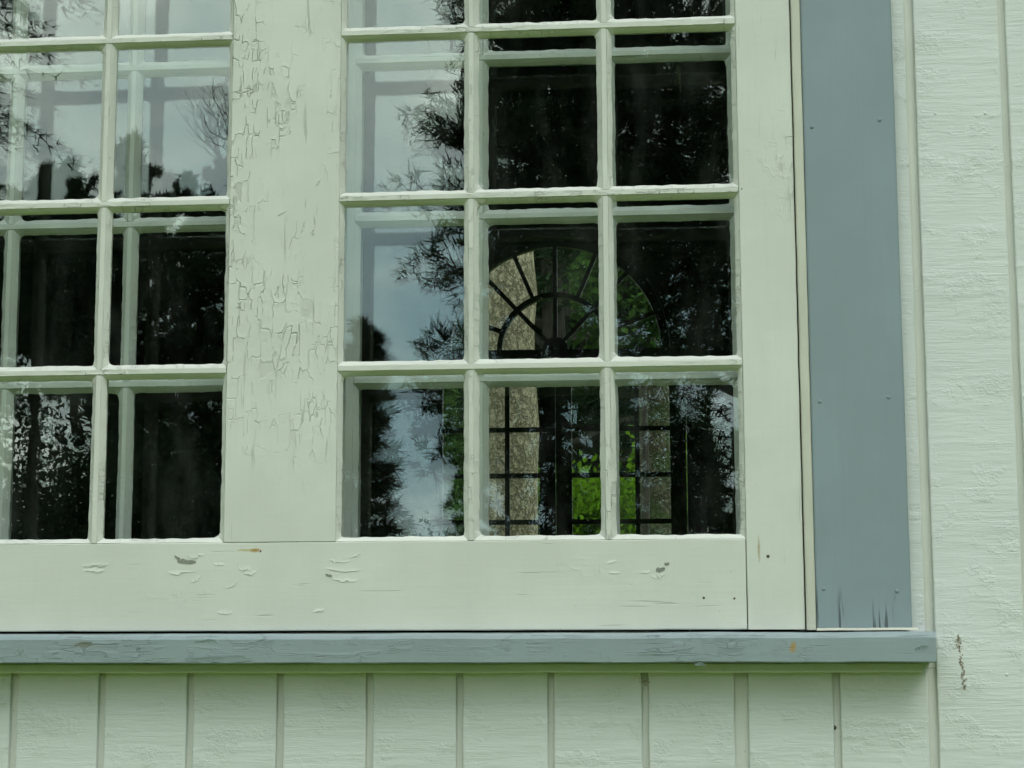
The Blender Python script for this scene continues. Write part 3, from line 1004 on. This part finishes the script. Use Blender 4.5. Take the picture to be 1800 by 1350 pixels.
def pine(x, y, h, zc, R, label, limbs, sub, tufts, npt, nl, nw, seed=1, group=None, low=1.0, mat=None, shape=None):
    """open-crowned pine: level crooked limbs, sub-limbs and round needle tufts"""
    rnd = random.Random(seed)
    root = empty('pine_tree', (x, y, 0), label, 'tree', group)
    lean = Vector((rnd.uniform(-.02, .02), rnd.uniform(-.02, .02), 1))
    tp = [Vector((lean.x * h * i / 10 + rnd.uniform(-.03, .03), lean.y * h * i / 10, h * i / 10)) for i in range(11)]
    tr = Acc(); tr.add(*tube(tp, [h * .016 * (1 - i / 10.6) + .012 for i in range(11)], 9))
    link('trunk', mesh_from('trunk', tr.v, tr.f, True), m_bark_dark, root)
    br = Acc(); C, CD = [], []
    for i in range(limbs):
        t = (i + rnd.random()) / limbs
        z = zc + (h - zc) * t ** low
        ii = min(9, int(z / h * 10)); p0 = tp[ii].lerp(tp[ii + 1], z / h * 10 - ii)
        prof = shape(t) if shape else (1 - .75 * t ** 2.2) * (.62 + .38 * min(1, t * 4))
        a = i * 2.399 + rnd.uniform(-.5, .5)
        ln = R * prof * rnd.uniform(.6, 1.12)
        d = Vector((math.cos(a), math.sin(a), rnd.uniform(-.08, .45) + .4 * t)).normalized()
        pts = bez(p0, d, ln, rnd.uniform(-.05, .22), 6)
        pts = [p + Vector((rnd.uniform(-1, 1), rnd.uniform(-1, 1), rnd.uniform(-1, 1))) * ln * .03 * (q > 0) for q, p in enumerate(pts)]
        br.add(*tube(pts, [max(.006, .028 * ln * (1 - q / 6.6)) for q in range(7)], 5))
        for s_ in range(sub):
            s = rnd.uniform(.25, 1.0); q = min(5, int(s * 6)); p = pts[q].lerp(pts[q + 1], s * 6 - q)
            sd = (d * rnd.uniform(.2, .9) + Vector((rnd.gauss(0, .6), rnd.gauss(0, .6), rnd.gauss(.1, .35)))).normalized()
            sl = ln * rnd.uniform(.14, .38)
            sp = bez(p, sd, sl, rnd.uniform(-.2, .3), 3)
            br.add(*tube(sp, [max(.003, .014 * sl), .008 * sl + .002, .006 * sl + .002, .002], 3))
            for k in range(tufts):
                e = rnd.uniform(.2, 1.05)
                cpt = p + sd * sl * e + Vector((rnd.gauss(0, .13), rnd.gauss(0, .13), rnd.gauss(0, .10))) * sl * 1.2
                C.append(cpt); CD.append(sd + Vector((0, 0, .35)))
    tag(link('branches', mesh_from('branches', br.v, br.f), m_bark_dark, root), kind='stuff')
    C = np.array([tuple(c) for c in C]) + np.array((x, y, 0)); CD = np.array([tuple(c) for c in CD])
    P = np.repeat(C, npt, 0); D = np.repeat(CD, npt, 0) * .6 + RNG.normal(0, .7, (len(P), 3))
    P = P + RNG.normal(0, nl * .22, P.shape)
    tag(needles('crown', P, D, nl * RNG.uniform(.6, 1.3, len(P)), nw, mat or m_needle, root), kind='stuff')
    return root


def fork(acc, tips, p, d, ln, r, depth, rnd, spread=.55, up=.12):
    n = 4
    pts = [p]
    dd = d.copy()
    for i in range(n):
        dd = (dd + Vector((rnd.gauss(0, .12), rnd.gauss(0, .12), rnd.gauss(up, .08)))).normalized()
        pts.append(pts[-1] + dd * ln / n)
    acc.add(*tube(pts, [max(.0016, r * (1 - .4 * i / n)) for i in range(n + 1)], 5 if depth > 2 else 3))
    if depth == 0:
        tips.append(pts[-1]); return
    for k in range(rnd.choice((2, 3, 3))):
        q = rnd.choice((2, 3, 4)) if k else 4
        nd = (dd + Vector((rnd.gauss(0, spread), rnd.gauss(0, spread), rnd.gauss(0, spread * .7)))).normalized()
        fork(acc, tips, pts[q], nd, ln * rnd.uniform(.6, .85), r * .58, depth - 1, rnd, spread, up)


def leafy(name, x, y, h, label, depth, seed, leaf=None, lsize=.07, per_tip=0, lmat=None, r=.08, spread=.55, tuft=.22, trunk=.35, group=None, bark=None, out=.6):
    rnd = random.Random(seed)
    root = empty(name, (x, y, 0), label, 'tree' if h > 2.2 else 'shrub', group)
    acc, tips = Acc(), []
    tp = [Vector((rnd.uniform(-.02, .02) * i, rnd.uniform(-.02, .02) * i, h * trunk * i / 4)) for i in range(5)]
    acc.add(*tube(tp, [r * (1 - .12 * i) for i in range(5)], 8))
    link('trunk', mesh_from('trunk', acc.v, acc.f, True), bark or m_bark_dark, root)
    acc = Acc()
    for k in range(4):
        a = k * 1.57 + rnd.uniform(-.5, .5)
        fork(acc, tips, tp[-1], Vector((math.cos(a) * out, math.sin(a) * out, 1)).normalized(), h * (1 - trunk) * .36, r * .55, depth, rnd, spread)
    tag(link('branches', mesh_from('branches', acc.v, acc.f), bark or m_bark_dark, root), kind='stuff')
    if per_tip:
        T = np.array([tuple(t) for t in tips]) + np.array((x, y, 0))
        P = np.repeat(T, per_tip, 0); P = P + RNG.normal(0, tuft, P.shape)
        P = P[P[:, 2] > .05]
        tag(leaves('crown', P, lsize, lmat or m_leafd, root), kind='stuff')
    return root


# --- in front of the wall: what the panes mirror
X, Zt = mir(648, 580, 8.0)
spruce(X - .04, -8.0, Zt, .54, 'small spiky spruce mirrored in the lowest left pane of the right-hand group', 30, 8, .06, .085, .010, 5, zbase=.05, seed=3, droop=.22, power=.95)
X, Zt = mir(1035, 0, 14.0)
pine(X, -14.0, 11.5, .3, 1.75, 'tall dense pine mirrored across the right-hand panes', 180, 15, 7, 13, .12, .019, seed=5,
     low=.85, shape=lambda t: (.62 + .38 * min(1, t * 3)) * (1 - .55 * max(0, t - .5)))
X, _ = mir(1330, 0, 17.0)
pine(X, -17.0, 12.5, .3, 2.3, 'dark pine beside the tall dense pine, mirrored in the right-most panes', 115, 13, 7, 11, .14, .024, seed=9, low=.8)
X, Zt = mir(-425, 0, 7.0)
spruce(X, -7.0, 12.5, 1.72, 'old spruce with drooping boughs mirrored at the upper left panes', 52, 11, .09, .075, .008, 4, zbase=.16, seed=12, droop=.55, power=.5, tipup=.05)
for i, (px, py, L) in enumerate([(806, 640, 12.0), (884, 600, 12.6)]):
    X, Zt = mir(px, py, L)
    pine(X, -L, Zt, .4, .36, ['slim young pine mirrored at the right edge of the sky gap', 'slim young pine mirrored in front of the pale trunk'][i], 70, 8, 5, 9, .075, .009, seed=140 + i,
         shape=lambda t: 1 - .8 * t)
for i, (px, L, R) in enumerate([(985, 20, 1.25), (1400, 23, 1.6)]):
    X, Zt = mir(px, 0, L)
    pine(X, -L, Zt + 2 - i, 5.0, R, ['dark pine close behind the tall dense pine', 'dark pine behind the right-most mirrored pine'][i], 120, 12, 6, 10, .16, .035, seed=45 + i)
for i, (px, py, L, R, kind, zc) in enumerate([(60, 375, 27, 1.7, 'p', 5.9), (150, 312, 29, 1.5, 'p', 5.9), (262, 288, 27, 1.45, 'p', 2.2), (345, 372, 25, 1.5, 'p', 1.0), (455, 330, 28, 1.8, 'p', 1.0), (-70, 240, 30, 2.0, 'p', 5.5)]):
    X, Zt = mir(px, py, L)
    pine(X, -L, Zt, zc, R, ['dark pine with a rounded top mirrored low in the left-most panes', 'slim pine with a twin top mirrored left of the cracked mullion',
                            'tallest slim pine of the row mirrored in the left panes', 'bushy pine whose crown nears the ground in the left panes',
                            'pine of the far row hidden by the cracked mullion', 'tall pine at the far left of the mirrored row'][i],
         80, 12, 7, 10, .15, .032, seed=30 + i, group='row of pines across the lawn')
X, Zt = mir(462, 150, 16)
leafy('bare_tree', X, -16, Zt, 'leafless twiggy tree mirrored beside the cracked mullion', 5, 4, r=.05, spread=.55, trunk=.80)
for i, (px, py, L) in enumerate([(40, 700, 22), (125, 760, 20), (760, 925, 30), (200, 800, 24)]):
    X, Zt = mir(px, py, L)
    leafy('leafy_tree', X, -L, Zt, ['thin-leaved tree mirrored under the left-most pines', 'small leafy tree mirrored low in the left-most pane', 'low green bush mirrored at the foot of the sky gap',
                                    'dark leafy tree mirrored behind the left vertical muntin'][i], 4, 50 + i, lsize=.10, per_tip=22, lmat=m_needle, r=.03, tuft=.22, trunk=.15)

# far woods all round, beyond the lawn
def woods(name, pts, size, mat):
    o = leaves(name, pts, size, mat, None)
    return tag(o, 'far wood of dark trees beyond the lawn', 'woods', kind='stuff')


N = 42000
a = RNG.uniform(math.radians(180), math.radians(360), N)
hh = 2.6 + 1.0 * np.sin(a * 41) * np.sin(a * 17 + 1) + .6 * np.sin(a * 97)
rad = 85 + RNG.uniform(0, 8, N)
woods('far_woods', np.stack([rad * np.cos(a), rad * np.sin(a), np.maximum(.1, hh * RNG.uniform(0, 1, N) ** .7 * 1.6)], 1), .8, m_leafd)

# --- behind the hall: what shows through the double doors
X, _ = at(895, 700, 10.5)
tr = empty('broad_trunk_tree', (X, 10.5, 0), 'broad pale lichened trunk seen through the left glazed door', 'tree')
tv, tf = tube([Vector((random.uniform(-.012, .012), random.uniform(-.012, .012), .25 * i)) for i in range(40)], [.235 - .0025 * i + .010 * math.sin(i * 1.7) + random.uniform(-.008, .008) for i in range(40)], 28)
link('trunk', mesh_from('trunk', tv, tf, True), m_bark, tr)
acc, tips = Acc(), []
for k in range(5):
    fork(acc, tips, Vector((0, 0, 9.0)), Vector((math.cos(k * 1.26), math.sin(k * 1.26), .8)).normalized(), 2.2, .12, 3, random.Random(k), .5)
tag(link('branches', mesh_from('branches', acc.v, acc.f), m_bark_dark, tr), kind='stuff')
T = np.repeat(np.array([tuple(p) for p in tips]) + np.array((X, 10.5, 0)), 40, 0); T = T + RNG.normal(0, .5, T.shape)
tag(leaves('crown', T, .16, m_leafd, tr), kind='stuff')
X, _ = at(1152, 850, 13.5)
tr = empty('mossy_trunk_tree', (X, 13.5, 0), 'dim mossy trunk seen through the right glazed door', 'tree')
tv, tf = tube([Vector((random.uniform(-.012, .012), 0, .25 * i)) for i in range(36)], [.19 - .003 * i + random.uniform(-.006, .006) for i in range(36)], 20)
link('trunk', mesh_from('trunk', tv, tf, True), m_bark2, tr)
acc, tips = Acc(), []
for k in range(5):
    fork(acc, tips, Vector((0, 0, 8.2)), Vector((math.cos(k * 1.26), math.sin(k * 1.26), .8)).normalized(), 1.8, .08, 3, random.Random(k + 9), .5)
tag(link('branches', mesh_from('branches', acc.v, acc.f), m_bark_dark, tr), kind='stuff')
T = np.repeat(np.array([tuple(p) for p in tips]) + np.array((X, 13.5, 0)), 40, 0); T = T + RNG.normal(0, .5, T.shape)
tag(leaves('crown', T, .16, m_leafd, tr), kind='stuff')
for i, (px, py, y, lm, lb, pt) in enumerate([(1026, 890, 15.0, m_leaf, 'bright green sapling seen through the glazed doors beside the dark meeting stile', 32),
                                             (1188, 880, 15.5, m_leaf, 'bright green sapling behind the mossy trunk', 50),
                                             (1125, 505, 12.5, m_leafd, 'green tree top showing at the right of the fanlight', 60)]):
    X, Zt = at(px, py, y)
    leafy('leafy_tree', X, y, Zt + .15, lb, 4, 70 + i, lsize=.085, per_tip=pt, lmat=lm, r=.05, tuft=.15, trunk=.80 if py < 600 else .25, out=.16, spread=.26)
X, Zt = at(788, 640, 13.0)
pine(X, 13.0, Zt, .6, .36, 'pale green slim tree seen through the outermost panes of the left door', 70, 8, 6, 10, .09, .02, seed=160, mat=m_larch)
for i, (px, y, hgt, R) in enumerate([(760, 18, 11, 3.0), (985, 17, 12, 3.0), (1230, 19, 12, 3.2), (870, 22, 13, 3.2), (1100, 23, 13, 3.4)]):
    X, _ = at(px, 700, y)
    pine(X, y, hgt, .4, R, ['dark pine behind the left edge of the far doors', 'dark pine between the two trunks beyond the doors', 'dark pine behind the right edge of the far doors',
                            'far pine behind the broad pale trunk', 'far pine behind the mossy trunk'][i], 80, 9, 5, 9, .22, .04, seed=90 + i, group='dark pines behind the hall')
N = 190000
a = RNG.uniform(math.radians(68), math.radians(116), N)
rad = 27 + RNG.uniform(0, 7, N)
woods('back_woods', np.stack([rad * np.cos(a), 7 + rad * np.sin(a), RNG.uniform(0, 1, N) ** .8 * (13 + 2 * np.sin(a * 30))], 1), .42, m_wood_far)
# unseen tall woods added on both sides to cut the skylight on the wall
N = 70000
a = np.where(RNG.uniform(0, 1, N) < .5, RNG.uniform(math.radians(176), math.radians(238), N), RNG.uniform(math.radians(287), math.radians(364), N))
rad = 24 + RNG.uniform(0, 7, N) + 2 * np.sin(a * 23)
hmax = 15 + 2.5 * np.sin(a * 31) + 1.5 * np.sin(a * 67)
woods('added_shade_woods', np.stack([rad * np.cos(a), rad * np.sin(a), np.maximum(.1, hmax * RNG.uniform(0, 1, N) ** .8)], 1), .9, m_leafd)
